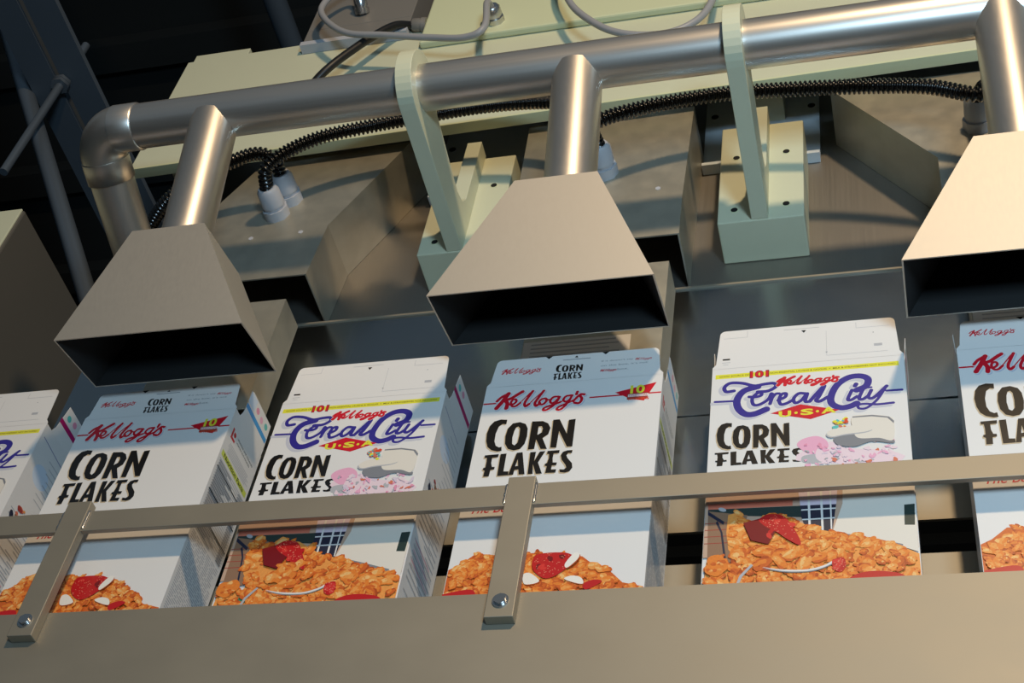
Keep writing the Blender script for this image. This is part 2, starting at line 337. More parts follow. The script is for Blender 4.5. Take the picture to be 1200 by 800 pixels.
# ------------------------------------------------------------ corrugated hoses
def hose(name, pts, label, r=0.0096):
    c = spline(pts, 40); L = [0.0]
    for i in range(1, len(c)): L.append(L[-1]+(c[i]-c[i-1]).length)
    pitch = 0.0058; n = int(L[-1]/pitch)*6; P = []; rr = []; j = 0
    for i in range(n+1):
        s = L[-1]*i/n
        while j < len(c)-2 and L[j+1] < s: j += 1
        t = (s-L[j])/max(1e-9, L[j+1]-L[j]); P.append(c[j].lerp(c[j+1], t))
        rr.append((r, r, r*0.95, r*0.68, r*0.66, r*0.70)[i % 6])
    mb = MB(); mb.tube(P, rr, HOSE, 14)
    return tag(mb.build(name), label, 'hose', 'black corrugated hoses')
hose('corrugated_hose', [(-0.180, -0.018, 0.400), (-0.172, -0.045, 0.404), (-0.150, -0.052, 0.425), (-0.110, -0.050, 0.455), (-0.050, -0.045, 0.475), (0.02, -0.045, 0.482), (0.11, -0.050, 0.480), (0.19, -0.055, 0.465), (0.240, -0.060, 0.440), (0.232, -0.045, 0.418), (0.230, -0.018, 0.413)], 'black corrugated hose arching from the left chute behind the cream bracket to the centre chute')
hose('corrugated_hose', [(-0.169, -0.018, 0.430), (-0.172, -0.040, 0.434), (-0.195, -0.050, 0.436), (-0.235, -0.045, 0.428), (-0.285, -0.035, 0.412), (-0.335, -0.010, 0.395), (-0.40, 0.06, 0.39), (-0.46, 0.14, 0.39)], 'black corrugated hose running left from the left chute behind its hood')
hose('corrugated_hose', [(0.264, -0.018, 0.408), (0.262, -0.045, 0.404), (0.275, -0.058, 0.400), (0.310, -0.055, 0.418), (0.365, -0.050, 0.435), (0.43, -0.048, 0.440), (0.51, -0.050, 0.428), (0.59, -0.052, 0.412), (0.66, -0.055, 0.390), (0.712, -0.052, 0.366), (0.722, -0.048, 0.385), (0.7165, -0.018, 0.413)], 'black corrugated hose arching from the centre chute behind the bracket to the right chute')

# ------------------------------------------------------------ left background
lc = thing('steel_cabinet', 'large dark steel cabinet at the left edge behind the first boxes', 'cabinet', (-0.85, 0.3, -2.65))
mb = MB(); mb.box(-1.3, -0.590, 0.124, 0.90, -0.30, 0.470, CABIN)
mb = MB(); mb.prism([(0.02, -0.10), (0.02, 0.476), (0.9, 0.476), (0.9, -0.10)], fYZ, -1.25, -0.592, CABIN); mb.build('body', lc, 0.003)
mb = MB(); mb.box(-1.25, -0.594, 0.0165, 0.0199, -0.10, 0.475, CREAM); mb.build('front_panel', lc, 0.001)
mb = MB()
for y in (0.3, 0.8): mb.box(-1.2, -1.12, y, y+0.08, -2.65, -0.10, GREYP); mb.box(-0.72, -0.64, y, y+0.08, -2.65, -0.10, GREYP)
mb.build('stand', lc)
cb = thing('ceiling_beam', 'dark blue-grey steel beam overhead in the top left corner', 'beam', (-0.9, 0.6, 1.28))
mb = MB(); mb.box(-0.985, -0.925, -1.0, 2.6, 1.2, 1.206, DARKST); mb.build('lower_flange', cb)
mb = MB(); mb.box(-0.913, -0.850, -1.0, 2.6, 1.2, 1.212, DARKST); mb.build('channel', cb)
mb = MB(); mb.box(-0.985, -0.979, -1.0, 2.6, 1.206, 1.40, DARKST); mb.build('web', cb)
mb = MB(); mb.tube([(-0.912, 0.215, 0.90), (-0.912, 0.215, 1.30), (-0.912, 0.215, 1.33)], 0.008, CONDUIT, 12)
for z in (1.188, 1.197): mb.tube([(-0.912, 0.215, z-0.008), (-0.912, 0.215, z)], 0.018, CONDUIT, 6)
tag(mb.build('threaded_rod'), 'bright threaded hanger rod crossing the dark overhead beam, top left', 'rod')
mb = MB(); mb.tube([(-1.345, 0.170, 1.810), (-0.655, 0.303, 0.585)], 0.016, CONDUIT, 16)
tag(mb.build('conduit_pipe'), 'thin dark conduit pipe sloping down at the far left', 'pipe')
mb = MB(); mb.tube([(-0.889, -1.0, 2.2), (-0.884, 0.78, 2.2), (-0.880, 2.4, 2.2)], 0.030, DARKST, 12)
tag(mb.build('overhead_pipe'), 'thin dark overhead pipe against the black ceiling above the cream beam end', 'pipe')
# traced print artwork: letter outlines and picture shapes in metres on the box front
CORN={'C': [[(0.03007, -0.05103), (0.02993, -0.05774), (0.02608, -0.0568), (0.02245, -0.06016), (0.0205, -0.07015), (0.02077, -0.08116), (0.02311, -0.08774), (0.0269, -0.09044), (0.02948, -0.0896), (0.03036, -0.09562), (0.0257, -0.09609), (0.01926, -0.0937), (0.01443, -0.08874), (0.01178, -0.08031), (0.01076, -0.0692), (0.01253, -0.05825), (0.01643, -0.0521), (0.02302, -0.04995)]], 'O': [[(0.04445, -0.05584), (0.05105, -0.05929), (0.05398, -0.06604), (0.05476, -0.07711), (0.0535, -0.08786), (0.04972, -0.09471), (0.04323, -0.09626), (0.03679, -0.09352), (0.0326, -0.08591), (0.03142, -0.07487), (0.03259, -0.06394), (0.03708, -0.05696)], [(0.04369, -0.06226), (0.04572, -0.06523), (0.0463, -0.07447), (0.04576, -0.08533), (0.0429, -0.08904), (0.04027, -0.08663), (0.03926, -0.07745), (0.04003, -0.06836), (0.04138, -0.06333)]], 'R': [[(0.05745, -0.05622), (0.05797, -0.09636), (0.06461, -0.09608), (0.06489, -0.08262), (0.07134, -0.0967), (0.07805, -0.09731), (0.07144, -0.08143), (0.07687, -0.07651), (0.0782, -0.06751), (0.07496, -0.06075), (0.06907, -0.05683)], [(0.06528, -0.06439), (0.06863, -0.06417), (0.07014, -0.06763), (0.06974, -0.07308), (0.06544, -0.07631)]], 'N': [[(0.0798, -0.05605), (0.08654, -0.05599), (0.09633, -0.07748), (0.09642, -0.05773), (0.10346, -0.05715), (0.10407, -0.09616), (0.09839, -0.09599), (0.08783, -0.07302), (0.08748, -0.0964), (0.08119, -0.09582)]]}
FLAKES={'F': [[(0.01351, -0.10036), (0.02829, -0.09991), (0.028, -0.10434), (0.02186, -0.10469), (0.02199, -0.1118), (0.02348, -0.11722), (0.02646, -0.11748), (0.02645, -0.12099), (0.02253, -0.12153), (0.02211, -0.13022), (0.01612, -0.13024), (0.01643, -0.12188), (0.01439, -0.12083), (0.01446, -0.11785), (0.01656, -0.1175), (0.01668, -0.10956), (0.01612, -0.10417), (0.01371, -0.10431)]], 'L': [[(0.03006, -0.10007), (0.03634, -0.09975), (0.03655, -0.12448), (0.04192, -0.12494), (0.042, -0.13016), (0.03078, -0.13043)]], 'A': [[(0.04707, -0.09983), (0.05304, -0.09948), (0.05917, -0.1304), (0.05296, -0.13022), (0.05173, -0.12316), (0.04771, -0.12369), (0.04727, -0.13008), (0.042, -0.13016)], [(0.04925, -0.1089), (0.05079, -0.11819), (0.04791, -0.11847)]], 'K': [[(0.06114, -0.10022), (0.06713, -0.10023), (0.06679, -0.1131), (0.07112, -0.10024), (0.0768, -0.10005), (0.07102, -0.11523), (0.07691, -0.13086), (0.07064, -0.13085), (0.06602, -0.11742), (0.06746, -0.13058), (0.0622, -0.13048)]], 'E': [[(0.07905, -0.10007), (0.09159, -0.09998), (0.09142, -0.10421), (0.08578, -0.10441), (0.08556, -0.11038), (0.0863, -0.11658), (0.09066, -0.11696), (0.09034, -0.12094), (0.08589, -0.1209), (0.08573, -0.12609), (0.09095, -0.12619), (0.09058, -0.13082), (0.08012, -0.13045), (0.08071, -0.12132), (0.07852, -0.12061), (0.07842, -0.11763), (0.08044, -0.11694), (0.08157, -0.11002), (0.08106, -0.10469), (0.07893, -0.10449)]], 'S': [[(0.10487, -0.1012), (0.10468, -0.10542), (0.10071, -0.10506), (0.09934, -0.1081), (0.10079, -0.11174), (0.10617, -0.1192), (0.10723, -0.12535), (0.10479, -0.13031), (0.10041, -0.13166), (0.09511, -0.13069), (0.09411, -0.12647), (0.09861, -0.1272), (0.10094, -0.12481), (0.09989, -0.12125), (0.09515, -0.11387), (0.09351, -0.10758), (0.0952, -0.10279), (0.09961, -0.10107)]]}
SCRIPT=[(0.00249, [(0.01475, -0.02208), (0.01822, -0.01704), (0.02264, -0.01364), (0.02586, -0.01166)]), (0.0036, [(0.02586, -0.01166), (0.02164, -0.02127), (0.01781, -0.02855), (0.0156, -0.03253)]), (0.00304, [(0.04105, -0.01021), (0.036, -0.01412), (0.02973, -0.01925), (0.02306, -0.02142)]), (0.00332, [(0.02376, -0.0215), (0.02659, -0.0266), (0.02648, -0.03366)]), (0.00207, [(0.02757, -0.02862), (0.03308, -0.02825), (0.03606, -0.02474), (0.03487, -0.02115), (0.03178, -0.02197), (0.03041, -0.02605), (0.0325, -0.03105), (0.0363, -0.03145), (0.04056, -0.02713)]), (0.00097, [(0.0399, -0.02744), (0.04514, -0.01994), (0.04917, -0.01363), (0.05226, -0.01067)]), (0.00235, [(0.05226, -0.01067), (0.04905, -0.01806), (0.04615, -0.02543), (0.04564, -0.02996), (0.0474, -0.03281), (0.05058, -0.02972)]), (0.00097, [(0.05058, -0.02972), (0.05638, -0.02116), (0.06113, -0.01493), (0.06415, -0.0114)]), (0.00235, [(0.06415, -0.0114), (0.06057, -0.0193), (0.05759, -0.02627), (0.05687, -0.03039), (0.05863, -0.03343), (0.0623, -0.02982)]), (0.00207, [(0.06362, -0.02385), (0.06769, -0.02333), (0.06886, -0.02728), (0.06597, -0.03173), (0.0625, -0.03136), (0.06131, -0.02743), (0.06362, -0.02385)]), (0.00166, [(0.06862, -0.02535), (0.0728, -0.0258)]), (0.00207, [(0.08126, -0.02193), (0.07581, -0.0223), (0.07303, -0.02773), (0.0755, -0.03122), (0.07927, -0.02839), (0.08269, -0.02247), (0.07845, -0.03305), (0.07112, -0.04022), (0.06704, -0.04036), (0.06865, -0.03675), (0.07845, -0.03305), (0.08492, -0.02995)]), (0.00207, [(0.09489, -0.0215), (0.08953, -0.02244), (0.08707, -0.02733), (0.08974, -0.03046), (0.09356, -0.02802), (0.096, -0.02162), (0.09202, -0.0326), (0.08618, -0.04103), (0.08187, -0.04134), (0.08308, -0.0377), (0.09202, -0.0326), (0.09779, -0.02943)]), (0.00235, [(0.0979, -0.03038), (0.10444, -0.02158), (0.1088, -0.02167)]), (0.00235, [(0.10381, -0.02208), (0.10679, -0.02849), (0.10437, -0.03391), (0.09954, -0.03302)]), (0.00235, [(0.10094, -0.01679), (0.10025, -0.02055)])]
CITY=[(0.00375, [(0.02267, -0.0337), (0.01497, -0.03409), (0.01306, -0.02768), (0.01892, -0.0221), (0.03098, -0.02345), (0.04304, -0.02854), (0.05323, -0.0272), (0.06255, -0.02701), (0.06428, -0.03214), (0.05672, -0.03745), (0.04658, -0.03756)]), (0.00681, [(0.04647, -0.03016), (0.03294, -0.03483), (0.0264, -0.04638), (0.02755, -0.05863), (0.03449, -0.06774), (0.0437, -0.06869), (0.05531, -0.06321)]), (0.00341, [(0.03822, -0.04399), (0.045, -0.04473), (0.05003, -0.04283), (0.04999, -0.03916), (0.04577, -0.03992), (0.04132, -0.04677), (0.04264, -0.05539), (0.04853, -0.05601), (0.05684, -0.04965), (0.06013, -0.04149)]), (0.00341, [(0.06013, -0.04149), (0.06149, -0.04408), (0.05891, -0.05591)]), (0.00306, [(0.06052, -0.04883), (0.06434, -0.04268), (0.0677, -0.04232)]), (0.00341, [(0.0669, -0.05194), (0.07357, -0.04782), (0.0744, -0.04305), (0.07022, -0.04381), (0.06773, -0.05082), (0.06943, -0.05774), (0.07525, -0.05692), (0.08189, -0.05234)]), (0.00341, [(0.09356, -0.04514), (0.08691, -0.04442), (0.0819, -0.05113), (0.08354, -0.05732), (0.08935, -0.05434), (0.09522, -0.04533), (0.09314, -0.05595), (0.09758, -0.0569)]), (0.00375, [(0.09759, -0.05642), (0.10516, -0.0452), (0.11192, -0.03623), (0.10674, -0.0502), (0.10369, -0.05588), (0.10745, -0.05747), (0.11493, -0.05229)]), (0.00647, [(0.14293, -0.04573), (0.15207, -0.04072), (0.15406, -0.03123), (0.14686, -0.026), (0.13529, -0.02713), (0.12432, -0.0364), (0.11823, -0.05145), (0.11882, -0.06226), (0.12681, -0.06854), (0.13575, -0.06759), (0.14233, -0.06404)]), (0.00341, [(0.13837, -0.04523), (0.13409, -0.05746), (0.13731, -0.05876), (0.14296, -0.05461)]), (0.00409, [(0.14255, -0.03723), (0.14149, -0.03954)]), (0.00341, [(0.15274, -0.03595), (0.14502, -0.05626), (0.14816, -0.05898), (0.15365, -0.05481)]), (0.00221, [(0.14493, -0.04427), (0.15686, -0.04318)]), (0.00341, [(0.1567, -0.04726), (0.15359, -0.05647), (0.15871, -0.05774), (0.17147, -0.04289)]), (0.00272, [(0.17147, -0.04289), (0.1618, -0.06092), (0.15175, -0.07115), (0.1445, -0.07133), (0.14386, -0.06656), (0.15034, -0.0656), (0.16152, -0.06749), (0.17675, -0.06675)]), (0.00255, [(0.00429, -0.04768), (0.02221, -0.04837)]), (0.00255, [(0.17116, -0.04957), (0.18563, -0.04973)])]
DIAMOND=[(0.05953, -0.0696), (0.08849, -0.05976), (0.12593, -0.07128), (0.09815, -0.08131)]
SCENERY={'tan': [(0.00226, -0.16794), (0.08531, -0.16857), (0.08675, -0.2281), (0.00494, -0.25863)], 'salmon': [(0.00297, -0.18609), (0.08087, -0.1861), (0.08086, -0.19316), (0.00322, -0.19254)], 'wallb': [(0.00329, -0.19444), (0.03985, -0.20183), (0.03237, -0.25586), (0.00494, -0.25863)], 'dgreen': [(0.00322, -0.19254), (0.08867, -0.19375), (0.08858, -0.20769), (0.00348, -0.19918)], 'panelw': [(0.08531, -0.16857), (0.122, -0.16868), (0.12002, -0.19426), (0.0878, -0.19369)], 'navy': [(0.0878, -0.19369), (0.12002, -0.19426), (0.11549, -0.23004), (0.09356, -0.2263), (0.08858, -0.20769)], 'drum': [(0.12634, -0.16831), (0.19017, -0.16882), (0.18893, -0.25464), (0.16647, -0.24341), (0.13386, -0.2324), (0.11552, -0.22892), (0.12566, -0.19422)], 'dwin': [(0.17951, -0.19946), (0.1887, -0.19901), (0.18755, -0.22382), (0.1787, -0.2232)], 'rim': [(0.11554, -0.2278), (0.13389, -0.23129), (0.15033, -0.23639), (0.17619, -0.24514), (0.17604, -0.24774), (0.15021, -0.23948), (0.13213, -0.23451), (0.11547, -0.23116)], 'food': [(0.00252, -0.28358), (0.00399, -0.25636), (0.01512, -0.25371), (0.02746, -0.26437), (0.03237, -0.25586), (0.02339, -0.24195), (0.02104, -0.22136), (0.02218, -0.20054), (0.03095, -0.19766), (0.03999, -0.20883), (0.04205, -0.22507), (0.05389, -0.20285), (0.07304, -0.20425), (0.10041, -0.22225), (0.12722, -0.23083), (0.15022, -0.23904), (0.17601, -0.2484), (0.18928, -0.25681), (0.19053, -0.28754)], 'gap': [(0.02746, -0.26437), (0.04361, -0.26313), (0.03544, -0.27786), (0.0314, -0.28515), (0.02633, -0.28487)], 'pocket': [(0.03658, -0.21322), (0.05569, -0.20763), (0.06621, -0.22444), (0.05947, -0.23978), (0.04394, -0.23427)], 'straw': [(0.05047, -0.20842), (0.05913, -0.20323), (0.07131, -0.20528), (0.07823, -0.21385), (0.08672, -0.2326), (0.08752, -0.24159), (0.07651, -0.23417), (0.06621, -0.22444), (0.05579, -0.21687)], 'spoon': [(0.05466, -0.26596), (0.0715, -0.26955), (0.09316, -0.27081), (0.10811, -0.26694), (0.11514, -0.26261), (0.11474, -0.26561), (0.10309, -0.27095), (0.08982, -0.27276), (0.0715, -0.27128)], 'plate': [(0.04444, -0.26209), (0.0465, -0.2633), (0.03709, -0.27579), (0.03393, -0.28528), (0.0314, -0.28515), (0.03452, -0.27457)], 'straw2': [(0.11567, -0.26091), (0.12479, -0.2593), (0.12702, -0.26806), (0.12273, -0.2753), (0.11626, -0.27172)], 'straw3': [(0.13238, -0.28009), (0.14875, -0.27573), (0.17113, -0.27913), (0.17393, -0.28662), (0.13215, -0.28745)], 'bl1': [(0.00329, -0.19444), (0.01889, -0.20849), (0.01811, -0.21192), (0.00348, -0.19918)], 'bl2': [(0.01265, -0.20688), (0.01752, -0.22112), (0.02206, -0.25524), (0.01999, -0.25511), (0.01577, -0.221), (0.01095, -0.20909)], 'rail1': [(0.0941, -0.16808), (0.0962, -0.16825), (0.09703, -0.21974), (0.09499, -0.2196)], 'rail2': [(0.10547, -0.16804), (0.10756, -0.16822), (0.10846, -0.22732), (0.10644, -0.22718)], 'rail3': [(0.11418, -0.16875), (0.11556, -0.16887), (0.11592, -0.22557), (0.11458, -0.22548)], 'rail4': [(0.08699, -0.18421), (0.12076, -0.18448), (0.12072, -0.18612), (0.08698, -0.18586)], 'rail5': [(0.08864, -0.19842), (0.11958, -0.19841), (0.11954, -0.20003), (0.08863, -0.20005)], 'rail6': [(0.08942, -0.21005), (0.11847, -0.20985), (0.11843, -0.21145), (0.08941, -0.21166)]}
TOWN={'hat': [(0.1377, -0.083), (0.1561, -0.08256), (0.17181, -0.08647), (0.17593, -0.09262), (0.17422, -0.11729), (0.16112, -0.11381), (0.14234, -0.11202), (0.13797, -0.10027)], 'hatd': [(0.1377, -0.083), (0.1561, -0.08256), (0.17181, -0.08647), (0.17624, -0.09265), (0.17576, -0.09602), (0.17016, -0.08791), (0.15602, -0.08463), (0.13765, -0.08462)], 'brim': [(0.11234, -0.10462), (0.12046, -0.09856), (0.13807, -0.09686), (0.15535, -0.10152), (0.14886, -0.10588), (0.12981, -0.10744), (0.11703, -0.10961)], 'under': [(0.11942, -0.10984), (0.12981, -0.10744), (0.14886, -0.10588), (0.16112, -0.11381), (0.17422, -0.11729), (0.17323, -0.12164), (0.1547, -0.11768), (0.13883, -0.12289), (0.12317, -0.1192)], 'pink1': [(0.08496, -0.11338), (0.09143, -0.10718), (0.10432, -0.10499), (0.11376, -0.11382), (0.11189, -0.12931), (0.09764, -0.12802), (0.08813, -0.12044)], 'pink2': [(0.10408, -0.12191), (0.12312, -0.12143), (0.14501, -0.12568), (0.17279, -0.13044), (0.17215, -0.14349), (0.11012, -0.14019)], 'grey': [(0.09126, -0.12967), (0.11189, -0.12931), (0.11169, -0.14033), (0.0912, -0.13853)]}
BOWL={'food': [(-0.00252, -0.28293), (-0.00374, -0.24857), (0.01016, -0.24336), (0.02388, -0.23084), (0.03779, -0.23171), (0.05, -0.2349), (0.07692, -0.23295), (0.11174, -0.23515), (0.12933, -0.23984), (0.14175, -0.25124), (0.1553, -0.25672), (0.16957, -0.27254), (0.18912, -0.27817), (0.19001, -0.29059)], 'straw': [(0.08237, -0.2453), (0.08701, -0.23648), (0.1138, -0.23648), (0.12235, -0.24535), (0.11252, -0.2589), (0.09831, -0.26626), (0.08583, -0.25735)], 'alm1': [(0.07574, -0.2603), (0.08224, -0.25903), (0.09195, -0.26823), (0.08579, -0.27184), (0.07772, -0.27093)], 'alm2': [(0.11534, -0.26721), (0.12249, -0.26413), (0.13119, -0.26695), (0.13378, -0.274), (0.12525, -0.27238)], 'alm3': [(0.11431, -0.2496), (0.12153, -0.23768), (0.12697, -0.23897), (0.1252, -0.24552), (0.11674, -0.25445)], 'red2': [(-0.00119, -0.27951), (0.02711, -0.27517), (0.03048, -0.28417), (-0.00146, -0.28345)], 'red3': [(0.13378, -0.274), (0.14356, -0.26995), (0.15121, -0.27267), (0.13727, -0.28105)]}

# ------------------------------------------------------------ cereal boxes
BW, BD, BH = 0.190, 0.080, 0.305
CACHE = {}
def union(S):
    key = repr(S)
    if key in CACHE: return CACHE[key]
    wm = min(w for w, v in S); h = max(0.00011, min(0.0003, wm*0.13)); F = {}
    for w, v in S:
        P = [Vector((p[0], p[1], 0)) for p in v]
        if len(P) > 2: P = spline(P, 5)
        R = w/2
        for a, b_ in zip(P, P[1:]):
            dx, dy = b_.x-a.x, b_.y-a.y; L2 = dx*dx+dy*dy or 1e-12
            for gx in range(int(math.floor((min(a.x, b_.x)-R)/h))-1, int(math.ceil((max(a.x, b_.x)+R)/h))+2):
                for gy in range(int(math.floor((min(a.y, b_.y)-R)/h))-1, int(math.ceil((max(a.y, b_.y)+R)/h))+2):
                    px, py = gx*h-a.x, gy*h-a.y; t = max(0.0, min(1.0, (px*dx+py*dy)/L2)); f = math.hypot(px-t*dx, py-t*dy)-R
                    if f < F.get((gx, gy), 9): F[(gx, gy)] = f
    out = []; rows = {}
    for (gx, gy) in F:
        c = [(gx, gy), (gx+1, gy), (gx+1, gy+1), (gx, gy+1)]
        if any(q not in F for q in c): continue
        f = [F[q] for q in c]
        if max(f) < 0: rows.setdefault(gy, []).append(gx); continue
        if min(f) >= 0: continue
        poly = []
        for n in range(4):
            a, b_, fa, fb = c[n], c[(n+1) % 4], f[n], f[(n+1) % 4]
            if fa < 0: poly.append((a[0]*h, a[1]*h))
            if (fa < 0) != (fb < 0):
                t = fa/(fa-fb); poly.append(((a[0]+(b_[0]-a[0])*t)*h, (a[1]+(b_[1]-a[1])*t)*h))
        if len(poly) > 2: out.append(poly)
    for gy, xs_ in rows.items():
        xs_.sort(); s = xs_[0]; e = s
        for g in xs_[1:]+[10**9]:
            if g == e+1: e = g; continue
            out.append([(s*h, gy*h), ((e+1)*h, gy*h), ((e+1)*h, (gy+1)*h), (s*h, (gy+1)*h)]); s = e = g
    CACHE[key] = out
    return out
class Art:
    """flat print on a board: local (u, v) -> point, thin layers stacked outward"""
    def __init__(self, fn): self.fn = fn; self.mb = MB(); self.k = 0
    def layer(self): self.k += 1; return 0.000012*self.k
    def poly(self, loops, m, d=None):
        d = self.layer() if d is None else d
        if loops and not isinstance(loops[0][0], (tuple, list)): loops = [loops]
        L = [[Vector((p[0], p[1], 0)) for p in lp] for lp in loops]; flat = [p for lp in loops for p in lp]
        tri = tessellate_polygon(L)
        self.mb.add([self.fn(p[0], p[1], d) for p in flat], [tuple(t) for t in tri], m)
    def soft(self, pts, m, d=None):
        P = spline([(p[0], p[1], 0) for p in pts[-1:]+pts+pts[:2]], 6); self.poly([(min(max(p.x, 0.0006), BW-0.0006), p.y) for p in P[6:-7]], m, d)
    def rect(self, u0, v0, u1, v1, m, d=None): self.poly([(u0, v0), (u1, v0), (u1, v1), (u0, v1)], m, d)
    def oval(self, u, v, a, b, m, rot=0, n=18, d=None):
        c, s = math.cos(rot), math.sin(rot); P = []
        for i in range(n):
            t = 2*math.pi*i/n; x, y = a*math.cos(t), b*math.sin(t); P.append((u+x*c-y*s, v+x*s+y*c))
        self.poly(P, m, d)
    def blob(self, u, v, r, m, sq=0.75, rot=0, n=14, jag=0.22, d=None):
        c, s = math.cos(rot), math.sin(rot); P = []; ph = [random.uniform(0, 6.28) for _ in range(3)]
        for i in range(n):
            t = 2*math.pi*i/n; q = r*(1+jag*0.6*math.sin(2*t+ph[0])+jag*0.4*math.sin(3*t+ph[1])+jag*0.3*math.sin(5*t+ph[2]))
            x, y = q*math.cos(t), q*sq*math.sin(t); P.append((u+x*c-y*s, v+x*s+y*c))
        self.poly(P, m, d)
    def stroke(self, pts, w, m, d): self.ink_union([(w, pts)], m, d)
    def ink_union(self, S, m, d):
        """pen strokes of round nib, merged into one flat outline"""
        for q in union(S): self.mb.add([self.fn(p[0], p[1], d) for p in q], [tuple(range(len(q)))], m)
    def text(self, s, u, v, h, m, width=None, bold=0.0, shear=0.0, d=None, rot=0.0):
        d = self.layer() if d is None else d
        cu = bpy.data.curves.new('lettering', 'FONT'); cu.body = s; cu.size = 1.0; cu.offset = bold; cu.shear = shear; cu.resolution_u = 3; cu.fill_mode = 'FRONT'
        o = bpy.data.objects.new('lettering', cu); me = o.to_mesh()
        xs_ = [q.co.x for q in me.vertices]; ys = [q.co.y for q in me.vertices]
        x0, x1 = min(xs_), max(xs_); y0, y1 = min(ys), max(ys); sy = h/(y1-y0); sx = sy if width is None else width/(x1-x0)
        c, s_ = math.cos(rot), math.sin(rot); vs_ = []
        for q in me.vertices:
            a, b = (q.co.x-x0)*sx, (q.co.y-y0)*sy; vs_.append(self.fn(u+a*c-b*s_, v+a*s_+b*c, d))
        self.mb.add(vs_, [tuple(p.vertices) for p in me.polygons], m)
        o.to_mesh_clear(); bpy.data.objects.remove(o); bpy.data.curves.remove(cu)
    def glyphs(self, G, m, box=None, off=(0, 0), d=None):
        d = self.layer() if d is None else d
        allp = [p for v in G.values() for lp in v for p in lp]
        u0, u1 = min(p[0] for p in allp), max(p[0] for p in allp); v0, v1 = min(p[1] for p in allp), max(p[1] for p in allp)
        if box is None: box = (u0, v0, u1, v1)
        fx = (box[2]-box[0])/(u1-u0); fy = (box[3]-box[1])/(v1-v0)
        for v in G.values():
            self.poly([[(box[0]+(p[0]-u0)*fx+off[0], box[1]+(p[1]-v0)*fy+off[1]) for p in lp] for lp in v], m, d)
    def script(self, S, m, box=None, off=(0, 0), grow=0.0, d=None, wk=None):
        d = self.layer() if d is None else d
        allp = [p for w, v in S for p in v]
        u0, u1 = min(p[0] for p in allp), max(p[0] for p in allp); v0, v1 = min(p[1] for p in allp), max(p[1] for p in allp)
        if box is None: box = (u0, v0, u1, v1)
        fx = (box[2]-box[0])/(u1-u0); fy = (box[3]-box[1])/(v1-v0); k = wk or min(fx, fy)
        g = 1.12 if S is CITY else 1.38
        self.ink_union([(w*g*k+grow, [(box[0]+(p[0]-u0)*fx+off[0], box[1]+(p[1]-v0)*fy+off[1]) for p in v]) for w, v in S], m, d)
def inside(p, poly):
    c = False; n = len(poly)
    for i in range(n):
        a, b = poly[i], poly[i-1]
        if (a[1] > p[1]) != (b[1] > p[1]) and p[0] < (b[0]-a[0])*(p[1]-a[1])/(b[1]-a[1])+a[0]: c = not c
    return c
def clampu(pts): return [(min(max(p[0], 0.0005), BW-0.0005), p[1]) for p in pts]
def flakes_art(A, poly, n, rmin, rmax):
    us = [p[0] for p in poly]; vv = [p[1] for p in poly]; pts = []
    t = 0
    while len(pts) < n and t < 30000:
        t += 1; p = (random.uniform(min(us), max(us)), random.uniform(min(vv), max(vv)))
        if inside(p, poly) and all((p[0]-o[0])**2+(p[1]-o[1])**2 > (rmin*0.6)**2 for o in pts): pts.append(p)
    pts.sort(key=lambda p: -p[1]+random.uniform(-0.004, 0.004))
    for p in pts:
        r = random.uniform(rmin, rmax); r = min(r, p[0]-0.001, BW-0.001-p[0])
        if r < 0.002: continue
        rot = random.uniform(-1.2, 1.2); k = random.randrange(4); d0 = A.layer(); sq = random.uniform(0.5, 0.85)
        dark = (ORA[2], ORA[4], ORA[2], ORA[0])[k]; mid = (ORA[0], ORA[2], ORA[0], ORA[1])[k]; light = (ORA[1], ORA[0], ORA[1], ORA[3])[k]
        A.blob(p[0]+0.0003, p[1]-0.0005, r*1.02, dark, sq, rot, d=d0, jag=0.34, n=18)
        A.blob(p[0], p[1], r*0.92, mid, sq, rot, d=d0+0.000003, jag=0.34, n=18)
        A.blob(p[0]-r*0.15, p[1]+r*0.14, r*0.62, light, sq*0.7, rot+0.3, d=d0+0.000006, n=14, jag=0.4)
        for q in range(3):
            a = random.uniform(0, 6.28); A.blob(p[0]+r*0.45*math.cos(a), p[1]+r*0.3*math.sin(a), r*random.uniform(0.10, 0.22), random.choice((ORA[3], mid, dark, ORA[1])), 0.6, a, n=8, d=d0+0.000008+q*0.000001)
def berry(A, pts, seeds=16, dark=True):
    d = A.layer(); P = spline([(p[0], p[1], 0) for p in pts+pts[:2]], 5); P = [(p.x, p.y) for p in P[:-5]]
    A.poly(P, STRAW, d)
    us = [p[0] for p in pts]; vv = [p[1] for p in pts]; cu = sum(us)/len(us); cv_ = sum(vv)/len(vv)
    for k in range(7):
        u, v = cu+random.uniform(-0.3, 0.3)*(max(us)-min(us)), cv_+random.uniform(-0.3, 0.3)*(max(vv)-min(vv)); A.blob(u, v, 0.0035, random.choice((BERRY2, STRAWD, STRAW) if dark else (BERRY2, STRAW)), 0.7, k, d=d+0.000003+k*0.0000005)
    k = 0
    while k < seeds*3:
        p = (random.uniform(min(us), max(us)), random.uniform(min(vv), max(vv)))
        k += 1
        if inside(p, pts): A.oval(p[0], p[1], 0.0005, 0.0004, SEED, n=6, d=d+0.000008)

